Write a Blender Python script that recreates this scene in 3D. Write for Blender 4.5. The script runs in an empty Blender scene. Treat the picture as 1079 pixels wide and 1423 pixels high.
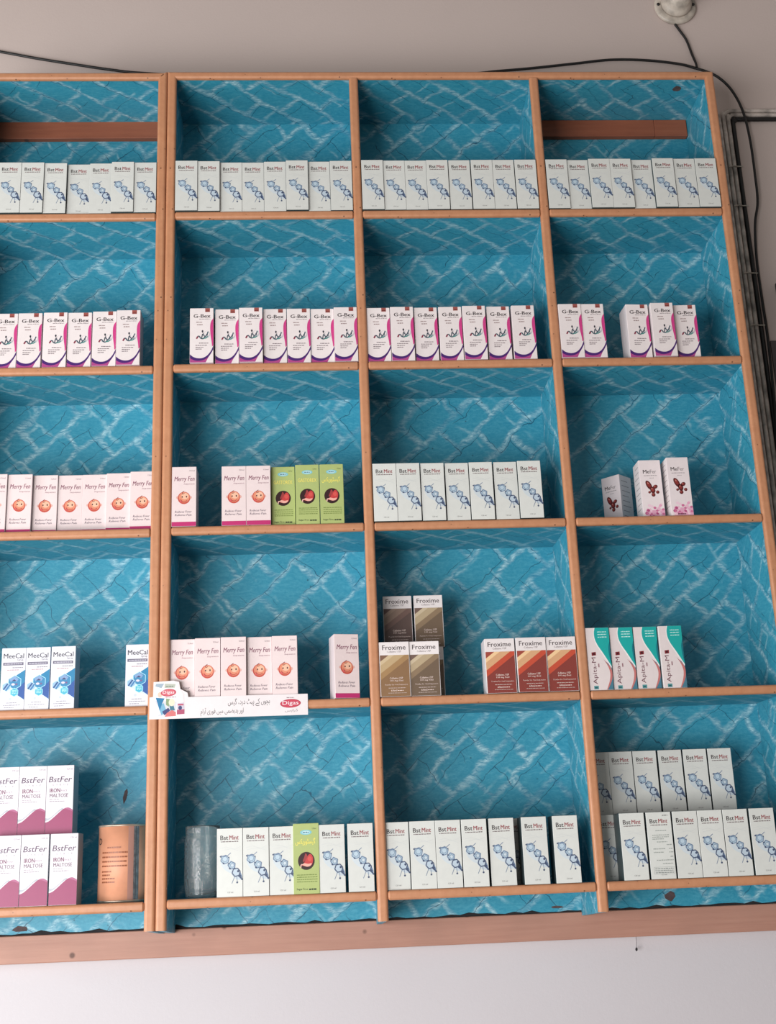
import bpy, bmesh, math, random
from mathutils import Vector, Matrix
from mathutils.geometry import tessellate_polygon

random.seed(7)
C = bpy.context.scene.collection
SC = bpy.context.scene
TOP = 3.415          # height of the shelf top rail above the floor; the layout below counts z down from it

# ------------------------------------------------------------------ camera
cam = bpy.data.cameras.new('camera')
cam.sensor_fit = 'HORIZONTAL'; cam.sensor_width = 36.0
cam.lens = 1682.52 / 1079 * 36.0
camo = bpy.data.objects.new('camera', cam); C.objects.link(camo)
yaw, pitch, roll = 0.0624375, 0.2854470, -0.0403161
F = Vector((math.sin(yaw)*math.cos(pitch), math.cos(yaw)*math.cos(pitch), math.sin(pitch)))
R0 = Vector((math.cos(yaw), -math.sin(yaw), 0)); U0 = R0.cross(F)
Rv = R0*math.cos(roll) + U0*math.sin(roll); Uv = -R0*math.sin(roll) + U0*math.cos(roll)
M = Matrix((Rv, Uv, -F)).transposed().to_4x4()
M.translation = Vector((0.343498, -2.607349, TOP - 1.915261))
camo.matrix_world = M
SC.camera = camo

# ------------------------------------------------------------------ world, lights, exposure
SC.view_settings.view_transform = 'Standard'
SC.view_settings.look = 'None'
SC.view_settings.gamma = 1.0
SC.view_settings.use_curve_mapping = False
SC.view_settings.exposure = -0.06
w = bpy.data.worlds.new('world'); SC.world = w; w.use_nodes = True
bg = w.node_tree.nodes['Background']
bg.inputs[0].default_value = (1.0, 0.94, 0.89, 1); bg.inputs[1].default_value = 0.26
def area(name, loc, target, sx, sy, power, col):
    l = bpy.data.lights.new(name, 'AREA'); l.shape = 'RECTANGLE'; l.size = sx; l.size_y = sy
    l.energy = power; l.color = col
    o = bpy.data.objects.new(name, l); C.objects.link(o); o.location = loc
    o.rotation_euler = (Vector(target) - Vector(loc)).to_track_quat('-Z', 'Y').to_euler()
    return o
# daylight through the open shop front, low and to the left behind the camera
area('shop_front_daylight', (-1.55, -3.0, 0.95), (0.45, 0.2, 1.9), 2.3, 1.9, 166, (0.97, 0.985, 1.0))
# added light out of view at left, brightens the left-facing side panels
area('left_side_fill', (-2.95, -1.35, 1.75), (0.9, 0.1, 1.9), 1.2, 1.3, 58, (0.95, 0.98, 1.0))

# ------------------------------------------------------------------ materials
def lin(c):
    out = []
    for v in c:
        v = v/255.0
        out.append(v/12.92 if v <= 0.04045 else ((v+0.055)/1.055)**2.4)
    return tuple(out) + (1.0,)
class NT:
    def __init__(s, name):
        s.m = bpy.data.materials.new(name); s.m.use_nodes = True
        s.t = s.m.node_tree; s.b = s.t.nodes['Principled BSDF']
    def n(s, kind, **kw):
        nd = s.t.nodes.new(kind)
        for k, v in kw.items(): setattr(nd, k, v)
        return nd
    def l(s, a, b): s.t.links.new(a, b)
    def noise(s, vec, scale, detail=3, rough=.55):
        nd = s.n('ShaderNodeTexNoise'); nd.inputs['Scale'].default_value = scale
        nd.inputs['Detail'].default_value = detail; nd.inputs['Roughness'].default_value = rough
        if vec: s.l(vec, nd.inputs['Vector'])
        return nd
    def ramp(s, fac, stops):
        r = s.n('ShaderNodeValToRGB'); e = r.color_ramp.elements
        e[0].position, e[0].color = stops[0]; e[1].position, e[1].color = stops[1]
        for p, c in stops[2:]:
            q = e.new(p); q.color = c
        s.l(fac, r.inputs[0]); return r
    def mix(s, fac, a, b, mode='MIX'):
        m = s.n('ShaderNodeMix', data_type='RGBA', blend_type=mode)
        for i, v in ((0, fac), (6, a), (7, b)):
            if isinstance(v, (int, float)): m.inputs[i].default_value = v
            elif isinstance(v, tuple): m.inputs[i].default_value = v
            else: s.l(v, m.inputs[i])
        return m.outputs[2]
    def math(s, op, a, b=0.0, clamp=False):
        m = s.n('ShaderNodeMath', operation=op); m.use_clamp = clamp
        for i, v in ((0, a), (1, b)):
            if isinstance(v, (int, float)): m.inputs[i].default_value = v
            else: s.l(v, m.inputs[i])
        return m.outputs[0]
    def bump(s, h, strength, dist=.001):
        b = s.n('ShaderNodeBump'); b.inputs['Strength'].default_value = strength; b.inputs['Distance'].default_value = dist
        s.l(h, b.inputs['Height']); s.l(b.outputs[0], s.b.inputs['Normal'])
G = lambda v: (v, v, v, 1)

_pc = {}
def ink(rgb, rough=.42, metal=0.0):
    """printed card: a flat ink colour with a trace of paper mottling"""
    k = (rgb, rough, metal)
    if k in _pc: return _pc[k]
    a = NT('card_%d_%d_%d' % rgb)
    tc = a.n('ShaderNodeTexCoord'); oi = a.n('ShaderNodeObjectInfo')
    nz = a.noise(tc.outputs['Object'], 60, 2)
    f = a.math('ADD', a.math('MULTIPLY', nz.outputs[0], .10), a.math('MULTIPLY', oi.outputs['Random'], .05))
    c = a.mix(f, lin(rgb), (0, 0, 0, 1))
    a.l(c, a.b.inputs['Base Color']); a.b.inputs['Roughness'].default_value = rough
    a.b.inputs['Metallic'].default_value = metal
    _pc[k] = a.m
    return a.m

def wallpaper():
    a = NT('blue_stone_print')
    uv = a.n('ShaderNodeUVMap')
    d1 = a.noise(uv.outputs[0], 9, 3); d2 = a.noise(uv.outputs[0], 45, 3)
    def warp(base, nz, amp):
        v = a.n('ShaderNodeVectorMath', operation='MULTIPLY_ADD')
        a.l(nz.outputs['Color'], v.inputs[0]); v.inputs[1].default_value = (amp, amp, 0)
        a.l(base, v.inputs[2]); return v.outputs[0]
    p = warp(warp(uv.outputs[0], d1, .055), d2, .012)
    def bricks(vec, rot, loc, bw, rh, mortar, smooth, off=.5):
        mp = a.n('ShaderNodeMapping'); mp.inputs['Rotation'].default_value = (0, 0, rot)
        mp.inputs['Location'].default_value = loc
        a.l(vec, mp.inputs[0])
        b = a.n('ShaderNodeTexBrick'); b.offset = off
        b.inputs['Scale'].default_value = 1.0
        b.inputs['Brick Width'].default_value = bw; b.inputs['Row Height'].default_value = rh
        b.inputs['Mortar Size'].default_value = mortar; b.inputs['Mortar Smooth'].default_value = smooth
        b.inputs['Color1'].default_value = G(.42); b.inputs['Color2'].default_value = G(.58)
        a.l(mp.outputs[0], b.inputs[0]); return b
    R45 = math.radians(-43)
    b1 = bricks(p, R45, (.013, .02, 0), .122, .071, .0105, 1.0)
    pc = warp(warp(uv.outputs[0], d1, .05), d2, .009)
    b2 = bricks(pc, R45 + .03, (.05, .045, 0), .118, .066, .0011, .6, .37)
    b3 = bricks(p, R45 + math.pi/2, (.0, .03, 0), .23, .105, .0065, 1.0, .3)
    # brush streaks along the diagonals break the veins up
    def streak(rot):
        mp = a.n('ShaderNodeMapping'); mp.inputs['Rotation'].default_value = (0, 0, rot); mp.inputs['Scale'].default_value = (1, 4.5, 1)
        a.l(p, mp.inputs[0]); return a.noise(mp.outputs[0], 42, 4, .72)
    st = streak(R45); st2 = streak(R45 + math.pi/2)
    mx = a.math('MAXIMUM', st.outputs[0], st2.outputs[0])
    lo = a.noise(uv.outputs[0], 11, 2)
    vein = a.math('MULTIPLY', b1.outputs['Fac'], a.ramp(mx, [(.45, G(.12)), (.66, G(1))]).outputs[0])
    vein = a.math('MULTIPLY', vein, a.ramp(lo.outputs[0], [(.34, G(.3)), (.55, G(1))]).outputs[0])
    lo2 = a.noise(uv.outputs[0], 17, 2)
    vein3 = a.math('MULTIPLY', b3.outputs['Fac'], a.ramp(lo2.outputs[0], [(.47, G(0)), (.6, G(.6))]).outputs[0])
    vein3 = a.math('MULTIPLY', vein3, a.ramp(st2.outputs[0], [(.35, G(.2)), (.65, G(1))]).outputs[0])
    vein = a.math('MAXIMUM', vein, vein3)
    mott = a.noise(uv.outputs[0], 130, 3, .7)
    base = a.mix(b1.outputs['Color'], lin((24, 122, 152)), lin((54, 150, 172)))
    base = a.mix(a.ramp(st.outputs[0], [(.45, G(0)), (.75, G(.30))]).outputs[0], base, lin((118, 194, 206)))
    base = a.mix(a.ramp(mott.outputs[0], [(.40, G(0)), (.75, G(.22))]).outputs[0], base, lin((104, 186, 200)))
    col = a.mix(a.math('MULTIPLY', vein, .80), base, lin((200, 230, 232)))
    lo3 = a.noise(uv.outputs[0], 15, 2)
    crack = a.math('MULTIPLY', b2.outputs['Fac'], a.ramp(lo3.outputs[0], [(.38, G(0)), (.49, G(.72))]).outputs[0])
    col = a.mix(crack, col, lin((10, 62, 88)))
    # sparse dark flecks where the print has chipped
    vo = a.n('ShaderNodeTexVoronoi'); vo.inputs['Scale'].default_value = 16; a.l(uv.outputs[0], vo.inputs['Vector'])
    sp = a.ramp(vo.outputs['Distance'], [(.015, G(.7)), (.045, G(0))])
    col = a.mix(sp.outputs[0], col, lin((10, 45, 62)))
    a.l(col, a.b.inputs['Base Color']); a.b.inputs['Roughness'].default_value = .48
    a.bump(d2.outputs[0], .25, .002)
    return a.m

def wood(name, c1, c2, scale=(3, 60, 60), rough=.55, dots=True, dot_scale=28):
    a = NT(name)
    tc = a.n('ShaderNodeTexCoord')
    mp = a.n('ShaderNodeMapping'); mp.inputs['Scale'].default_value = scale
    a.l(tc.outputs['Object'], mp.inputs[0])
    g = a.noise(mp.outputs[0], 1.6, 5, .65)
    b = a.noise(tc.outputs['Object'], 7, 3)
    c = a.mix(g.outputs[0], lin(c1), lin(c2))
    c = a.mix(a.ramp(b.outputs[0], [(.4, G(0)), (.75, G(.35))]).outputs[0], c, lin(tuple(int(v*.78) for v in c1)))
    if dots:
        vo = a.n('ShaderNodeTexVoronoi'); vo.inputs['Scale'].default_value = dot_scale; a.l(tc.outputs['Object'], vo.inputs['Vector'])
        c = a.mix(a.ramp(vo.outputs['Distance'], [(.05, G(.85)), (.10, G(0))]).outputs[0], c, lin((82, 48, 34)))
    a.l(c, a.b.inputs['Base Color']); a.b.inputs['Roughness'].default_value = rough
    a.bump(g.outputs[0], .25, .002)
    return a.m

def plaster():
    a = NT('painted_plaster')
    tc = a.n('ShaderNodeTexCoord')
    b = a.noise(tc.outputs['Object'], 2.2, 4); s = a.noise(tc.outputs['Object'], 140, 3)
    sz = a.n('ShaderNodeSeparateXYZ'); a.l(tc.outputs['Object'], sz.inputs[0])
    upper = a.math('GREATER_THAN', sz.outputs[2], 2.45)     # brightness difference painted in: darker, warmer upper wall, change hidden behind the shelves
    c = a.mix(upper, a.mix(b.outputs[0], lin((203, 196, 198)), lin((196, 188, 190))), a.mix(b.outputs[0], lin((203, 185, 177)), lin((193, 176, 169))))
    vo = a.n('ShaderNodeTexVoronoi'); vo.inputs['Scale'].default_value = 7.5; a.l(tc.outputs['Object'], vo.inputs['Vector'])
    m = a.math('MULTIPLY', a.ramp(vo.outputs['Distance'], [(.015, G(1)), (.05, G(0))]).outputs[0],
               a.ramp(a.noise(tc.outputs['Object'], 3.1, 1).outputs[0], [(.5, G(0)), (.6, G(.7))]).outputs[0])
    c = a.mix(m, c, lin((128, 116, 112)))
    a.l(c, a.b.inputs['Base Color']); a.b.inputs['Roughness'].default_value = .75
    a.bump(s.outputs[0], .15, .002)
    return a.m
def plain(name, rgb, rough=.6, metal=0.0, var=.25, scale=40):
    a = NT(name)
    tc = a.n('ShaderNodeTexCoord'); nz = a.noise(tc.outputs['Object'], scale, 4)
    c = a.mix(a.ramp(nz.outputs[0], [(.35, G(0)), (.7, G(1))]).outputs[0], lin(rgb), lin(tuple(int(v*(1-var)) for v in rgb)))
    a.l(c, a.b.inputs['Base Color']); a.b.inputs['Roughness'].default_value = rough; a.b.inputs['Metallic'].default_value = metal
    return a.m
def glass():
    a = NT('pressed_glass')
    a.b.inputs['Base Color'].default_value = (.95, .98, .97, 1)
    a.b.inputs['Roughness'].default_value = .04; a.b.inputs['IOR'].default_value = 1.30
    a.b.inputs['Transmission Weight'].default_value = .95
    return a.m

PAPER = wallpaper()
EDGE = wood('edging_wood', (206, 148, 110), (176, 115, 80), (30, 30, 30), .45, dot_scale=40)
BATTEN = wood('red_batten_wood', (168, 96, 66), (132, 70, 48), (5, 60, 60), dot_scale=12)
LEDGE = wood('ledge_wood', (192, 142, 122), (164, 114, 97), (3, 70, 70), dot_scale=13)
WALL = plaster()
FLOORM = plain('cement_floor', (150, 142, 134), .8, 0, .2, 3)
BLACK = plain('black_rubber', (28, 24, 23), .5, 0, .3)
PIPE = plain('dusty_grey_pvc', (216, 202, 192), .6, 0, .4, 30)
PORC = plain('dusty_white_ceramic', (205, 192, 178), .45, 0, .35, 25)
DARKP = plain('dark_grey_paint', (92, 82, 82), .7, 0, .2, 6)
BROWN = plain('torn_brown_backing', (92, 72, 72), .8, 0, .3, 60)
DARKG = plain('gap_shade_and_cobweb', (40, 36, 38), .9, 0, .3, 60)  # near-black for the painted gap shadow and the cobweb thread
RIM = plain('tin_rim_metal', (205, 180, 160), .35, .6, .2)
STEEL = plain('tin_seam_metal', (170, 165, 165), .35, .8, .3, 90)
COPPER = plain('copper_lacquer', (222, 154, 120), .55, .0, .08, 20)
GLASS = glass()

# ------------------------------------------------------------------ mesh helpers
class MB:
    def __init__(s): s.v = []; s.f = []; s.mi = []; s.mats = []; s.sm = []
    def mat(s, m):
        if m not in s.mats: s.mats.append(m)
        return s.mats.index(m)
    def add(s, verts, faces, m, smooth=False):
        o = len(s.v); k = s.mat(m); s.v += [tuple(p) for p in verts]
        for f in faces: s.f.append(tuple(i+o for i in f)); s.mi.append(k); s.sm.append(smooth)
    def box(s, a, b, m, bev=0.0):
        x0, y0, z0 = a; x1, y1, z1 = b
        if not bev:
            v = [(x0,y0,z0),(x1,y0,z0),(x1,y1,z0),(x0,y1,z0),(x0,y0,z1),(x1,y0,z1),(x1,y1,z1),(x0,y1,z1)]
            s.add(v, [(0,3,2,1),(4,5,6,7),(0,1,5,4),(1,2,6,5),(2,3,7,6),(3,0,4,7)], m); return
        bm = bmesh.new(); bmesh.ops.create_cube(bm, size=1)
        for v in bm.verts: v.co = Vector(((x0+x1)/2+v.co.x*(x1-x0), (y0+y1)/2+v.co.y*(y1-y0), (z0+z1)/2+v.co.z*(z1-z0)))
        bmesh.ops.bevel(bm, geom=bm.edges[:], offset=bev, segments=1, affect='EDGES')
        bm.verts.index_update()
        s.add([v.co[:] for v in bm.verts], [[v.index for v in f.verts] for f in bm.faces], m); bm.free()
    def strip(s, p0, p1, wdir, w, t, m, mit0=0.0, mit1=0.0, r=.0065, dome=0.0):
        """edging strip from p0 to p1, rounded front (front faces -y), w wide along wdir, t thick; mit = end slope along wdir"""
        p0 = Vector(p0); p1 = Vector(p1); ax = (p1-p0).normalized(); wd = Vector(wdir)
        pr = [(-w/2, t)]
        for k in range(5):
            a = math.pi/2*k/4; pr.append((-w/2+r-r*math.cos(a), r-r*math.sin(a)))
        pr += [(-a, b) for a, b in reversed(pr)]
        def ring(p, mit, push, sc):
            return [p + wd*(a*sc) + ax*(mit*a+push) + Vector((0, t-(t-b)*sc, 0)) for a, b in pr]
        rings = []
        if dome: rings.append(ring(p0, 0, 0, .72))
        rings.append(ring(p0, mit0, dome, 1)); rings.append(ring(p1, mit1, -dome, 1))
        if dome: rings.append(ring(p1, 0, 0, .72))
        n = len(pr); V = [q for rg in rings for q in rg]; Fs = []
        for i in range(len(rings)-1):
            for k in range(n):
                Fs.append((i*n+k, i*n+(k+1) % n, (i+1)*n+(k+1) % n, (i+1)*n+k))
        Fs.append(tuple(range(n-1, -1, -1))); L = (len(rings)-1)*n; Fs.append(tuple(range(L, L+n)))
        s.add(V, Fs, m)
    def tube(s, pts, r, m, seg=8):
        pts = [Vector(p) for p in pts]; rings = []; up = Vector((0, 1, 0.001))
        for i, p in enumerate(pts):
            t = (pts[min(i+1, len(pts)-1)] - pts[max(i-1, 0)]).normalized()
            a = t.cross(up).normalized(); b = t.cross(a)
            rr = r[i] if isinstance(r, (list, tuple)) else r
            rings.append([p + a*rr*math.cos(2*math.pi*k/seg) + b*rr*math.sin(2*math.pi*k/seg) for k in range(seg)])
        V = [q for g in rings for q in g]; Fs = []
        for i in range(len(pts)-1):
            for k in range(seg): Fs.append((i*seg+k, i*seg+(k+1) % seg, (i+1)*seg+(k+1) % seg, (i+1)*seg+k))
        Fs.append(tuple(range(seg))); L = (len(pts)-1)*seg; Fs.append(tuple(range(L+seg-1, L-1, -1)))
        s.add(V, Fs, m, True)
    def lathe(s, prof, m, seg=48, axis='z', mod=None, caps=True):
        V = []; Fs = []
        for i, (r, h) in enumerate(prof):
            for k in range(seg):
                a = 2*math.pi*k/seg; rr = r + (mod(a, h, i) if mod else 0)
                V.append((rr*math.cos(a), rr*math.sin(a), h) if axis == 'z' else (rr*math.cos(a), -h, rr*math.sin(a)))
        n = len(prof)
        for i in range(n-1):
            for k in range(seg): Fs.append((i*seg+k, i*seg+(k+1) % seg, (i+1)*seg+(k+1) % seg, (i+1)*seg+k))
        if caps: Fs.append(tuple(range(seg-1, -1, -1))); Fs.append(tuple(range((n-1)*seg, n*seg)))
        s.add(V, Fs, m, True)
    def mesh(s, name, origin=(0, 0, 0), uv=False):
        me = bpy.data.meshes.new(name); o = Vector(origin)
        me.from_pydata([tuple(Vector(p)-o) for p in s.v], [], s.f)
        for m in s.mats: me.materials.append(m)
        me.polygons.foreach_set('material_index', s.mi)
        me.polygons.foreach_set('use_smooth', s.sm)
        if uv:
            l = me.uv_layers.new(name='UVMap')
            for p in me.polygons:
                n = p.normal; ax = max(range(3), key=lambda k: abs(n[k]))
                for li in p.loop_indices:
                    c = s.v[me.loops[li].vertex_index]
                    l.data[li].uv = (c[0], c[2]) if ax == 1 else ((c[0]+.13, c[1]*1.0+.4) if ax == 2 else (c[1]+.3, c[2]))
        me.update(); return me
def link(name, me, parent=None, loc=(0, 0, 0)):
    o = bpy.data.objects.new(name, me); C.objects.link(o)
    if parent: o.parent = parent
    o.location = loc; return o
def tag(o, label=None, cat=None, group=None, kind=None):
    for k, v in (('label', label), ('category', cat), ('group', group), ('kind', kind)):
        if v: o[k] = v
    return o
def empty(name, loc, rz=0.0):
    o = bpy.data.objects.new(name, None); C.objects.link(o); o.location = loc; o.rotation_euler = (0, 0, rz)
    o.empty_display_size = .03; return o
def W3(x, y, z): return (x, y, z + TOP)

# ------------------------------------------------------------------ the setting
ZS = [0.0, -.39273, -.78926, -1.18038, -1.57247, -1.97041]
WY = .235
def structure(name, a, b, m):
    k = MB(); k.box(a, b, m); o = link(name, k.mesh(name)); return tag(o, kind='structure')
structure('wall_back', (-3.0, WY, 0), (3.2, WY+.12, 4.35), WALL)
structure('floor', (-3.0, -4.2, -.1), (3.2, WY+.12, 0), FLOORM)
structure('trim_1', (1.5345, WY-.006, TOP-2.6), (2.4, WY, TOP-.641), DARKP)

# wooden board on the wall under both units
k = MB(); k.box((-.75, .2075, -2.084), (1.46, WY, -2.0265), LEDGE, .0015)
o = link('support_board', k.mesh('support_board', (0.35, .22, -2.084)), None, W3(.35, .22, -2.084))
tag(o, 'long pinkish brown wooden board on the wall under both shelf units', 'board')
k = MB(); k.box((-.75, .2125, -2.0265), (1.46, WY-.0005, -2.0080), DARKG); d_ = link('gap_shade_strip', k.mesh('gap_shade_strip', (.35, .22, -2.084)), o); d_['label'] = 'dark strip painting in the shade of the gap above the board'  # near-black strip added to stand for the shadow in the gap

# ------------------------------------------------------------------ shelf units
ET, EW, BH = .010, .0225, .0195
def shelf_unit(xs, label, zoff, patches, battens):
    base = Vector((sum((xs[0], xs[-1]))/2, .1, -2.03))
    root = empty('shelf_unit', W3(*base)); tag(root, label, 'shelf', 'wooden shelf units')
    def part(name, mb, parent, origin, uv=False, label=None):
        org = Vector(origin)
        po = base if parent is root else Vector(parent['_o'])
        o = link(name, mb.mesh(name, org, uv), parent, tuple(org-po)); o['_o'] = tuple(org)
        if label: o['label'] = label
        return o
    Z = [z+zoff for z in ZS]
    # back panel with a ragged, torn lower edge
    k = MB(); x0, x1 = xs[0]-.011, xs[-1]+.011
    n = int((x1-x0)/.02); low = []
    for i in range(n+1):
        x = x0+(x1-x0)*i/n
        low.append((x, -2.0222 + random.uniform(-.0018, .0022) + (.004 if random.random() < .12 else 0)))
    ring = [(x1, .009), (x0, .009)] + low
    V = [(a, .2030, b) for a, b in ring] + [(a, .2068, b) for a, b in ring]
    N = len(ring); tri = tessellate_polygon([[Vector((a, b, 0)) for a, b in ring]])
    Fs = [t for t in tri] + [(t[2]+N, t[1]+N, t[0]+N) for t in tri] + [(i, (i+1) % N, (i+1) % N+N, i+N) for i in range(N)]
    k.add(V, Fs, PAPER)
    bp = part('back_panel', k, root, (base.x, .205, -1), True)
    bm = bmesh.new(); bm.from_mesh(bp.data); bmesh.ops.recalc_face_normals(bm, faces=bm.faces); bm.to_mesh(bp.data); bm.free()
    for pts, m in patches:
        k = MB(); P = [(a, b) for a, b in pts]; n_ = len(P)
        V = [(a, .2026, b) for a, b in P] + [(a, .2031, b) for a, b in P]
        k.add(V, [tuple(range(n_))] + [(i+n_, (i+1) % n_+n_, (i+1) % n_, i) for i in range(n_)], m)
        part('torn_patch', k, bp, (P[0][0], .2027, P[0][1]), label='brown torn patch in the blue paper')
    # uprights
    for i, x in enumerate(xs):
        first, last = i == 0, i == len(xs)-1
        k = MB(); k.box((x-.006, ET, -2.031), (x+.006, .2028, -.0075), PAPER)
        k.v = [(p[0], p[1], (-2.0212 if p[1] < .1 else -2.034) if p[2] < -1 else p[2]) for p in k.v]   # foot cut on a slant
        u = part('upright', k, root, (x, .1, -2.031), True)
        k = MB(); top = .0105 if first or last else -.0105
        zt = 0 if (first or last) else -.0103
        mit = -BH/EW if first else (BH/EW if last else 0)
        k.strip((x, 0, -2.0205), (x, 0, zt), (1, 0, 0), EW, ET, EDGE, 0, mit)
        part('edging_strip', k, u, (x, 0, -2.02))
    # shelves, a board and its wooden lip in every bay
    for j in range(len(xs)-1):
        a, b = xs[j], xs[j+1]
        for r, z in enumerate(Z):
            k = MB()
            if r == 0:
                k.box((a-.006 if j == 0 else a+.0, ET, z-.0065), (b+.006 if j == len(xs)-2 else b, .2028, z+.0095), PAPER)
            else:
                k.box((a+.0062, ET, z-.0065), (b-.0062, .2028, z+.0095), PAPER)
            bd = part('top_board' if r == 0 else 'shelf_board', k, root, ((a+b)/2, .1, z), True)
            k = MB()
            if r == 0:
                f, l = j == 0, j == len(xs)-2
                k.strip((a if f else a, 0, z), (b if l else b, 0, z), (0, 0, 1), BH, ET, EDGE, -EW/BH if f else 0, EW/BH if l else 0)
            else:
                k.strip((a+EW/2+.0003, 0, z), (b-EW/2-.0003, 0, z), (0, 0, 1), BH, ET, EDGE, 0, 0, dome=.003)
            part('edging_strip', k, bd, ((a+b)/2, 0, z))
    if len(xs) > 2:
        P = blob(1.306, .052, .013, .013, 9, 8); k = MB(); n_ = len(P)
        k.add([(a, b, -.0068) for a, b in P]+[(a, b, -.0064) for a, b in P], [tuple(range(n_-1, -1, -1))]+[(i, (i+1) % n_, (i+1) % n_+n_, i+n_) for i in range(n_)], BROWN)
        top = [o for o in root.children if o.name.startswith('top_board')][-1]
        part('torn_patch', k, top, (1.306, .052, -.0066), label='dark torn spot under the top board')
    for (a, b) in battens:
        k = MB(); k.box((a, .186, -.0575), (b, .2026, -.0078), BATTEN, .001)
        part('batten', k, root, ((a+b)/2, .19, -.057), label='reddish brown wooden batten under the top board')
    return root
def blob(cx, cz, rx, rz, n=9, seed=1):
    rnd = random.Random(seed)
    return [(cx+rx*math.cos(2*math.pi*i/n)*rnd.uniform(.7, 1.15), cz+rz*math.sin(2*math.pi*i/n)*rnd.uniform(.7, 1.15)) for i in range(n)]
XA, XB = [-.468, -.0115], [.0115, .46347, .92101, 1.37515]
leaf = [(-.100, -1.757), (-.094, -1.745), (-.091, -1.731), (-.0925, -1.722), (-.098, -1.728), (-.102, -1.742)]
shelf_unit(XA, 'blue papered wooden shelf unit cut off by the left edge', -.0022,
           [(leaf, BROWN), (blob(-.315, -2.012, .018, .007, 9, 3), BROWN)], [(-.4605, -.0185)])
shelf_unit(XB, 'blue papered wooden shelf unit of three columns right of the double post', 0,
           [(blob(1.118, -2.002, .012, .011, 9, 5), BROWN), (blob(.86, -2.014, .015, .003, 8, 6), BROWN)], [(.9285, 1.2785), (1.2791, 1.3675)])

# ------------------------------------------------------------------ lettering
_tx = {}
def text_mesh(s, bold=0.0, shear=0.0, res=2):
    key = (s, bold, shear, res)
    if key in _tx: return _tx[key]
    c = bpy.data.curves.new('t', 'FONT'); c.body = s; c.resolution_u = res; c.shear = shear
    o = bpy.data.objects.new('t', c); C.objects.link(o)
    me = bpy.data.meshes.new_from_object(o.evaluated_get(bpy.context.evaluated_depsgraph_get()))
    V = [(v.co.x, v.co.y) for v in me.vertices]; Fs = [tuple(p.vertices) for p in me.polygons]
    bpy.data.objects.remove(o); bpy.data.curves.remove(c); bpy.data.meshes.remove(me)
    _tx[key] = (V, Fs); return _tx[key]
FORMS = {'ا':(0xFE8D,0xFE8E),'آ':(0xFE81,0xFE82),'ب':(0xFE8F,0xFE90,0xFE91,0xFE92),'پ':(0xFB56,0xFB57,0xFB58,0xFB59),
 'ٹ':(0xFB66,0xFB67,0xFB68,0xFB69),'چ':(0xFB7A,0xFB7B,0xFB7C,0xFB7D),'د':(0xFEA9,0xFEAA),'ڈ':(0xFB88,0xFB89),'ر':(0xFEAD,0xFEAE),
 'س':(0xFEB1,0xFEB2,0xFEB3,0xFEB4),'ض':(0xFEBD,0xFEBE,0xFEBF,0xFEC0),'ف':(0xFED1,0xFED2,0xFED3,0xFED4),'ک':(0xFB8E,0xFB8F,0xFB90,0xFB91),
 'گ':(0xFB92,0xFB93,0xFB94,0xFB95),'م':(0xFEE1,0xFEE2,0xFEE3,0xFEE4),'و':(0xFEED,0xFEEE),'ہ':(0xFBA6,0xFBA7,0xFBA8,0xFBA9),
 'ی':(0xFBFC,0xFBFD,0xFBFE,0xFBFF),'ے':(0xFBAE,0xFBAF),'ں':(0xFB9E,0xFB9F)}
def urdu(s):
    out = []
    for i, ch in enumerate(s):
        f = FORMS.get(ch)
        if not f: out.append(ch); continue
        pv = i > 0 and len(FORMS.get(s[i-1], ())) == 4
        nx = i+1 < len(s) and s[i+1] in FORMS and len(f) == 4
        out.append(chr(f[3] if pv and nx else f[1] if pv else f[2] if nx else f[0]))
    return ''.join(reversed(out))
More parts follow.
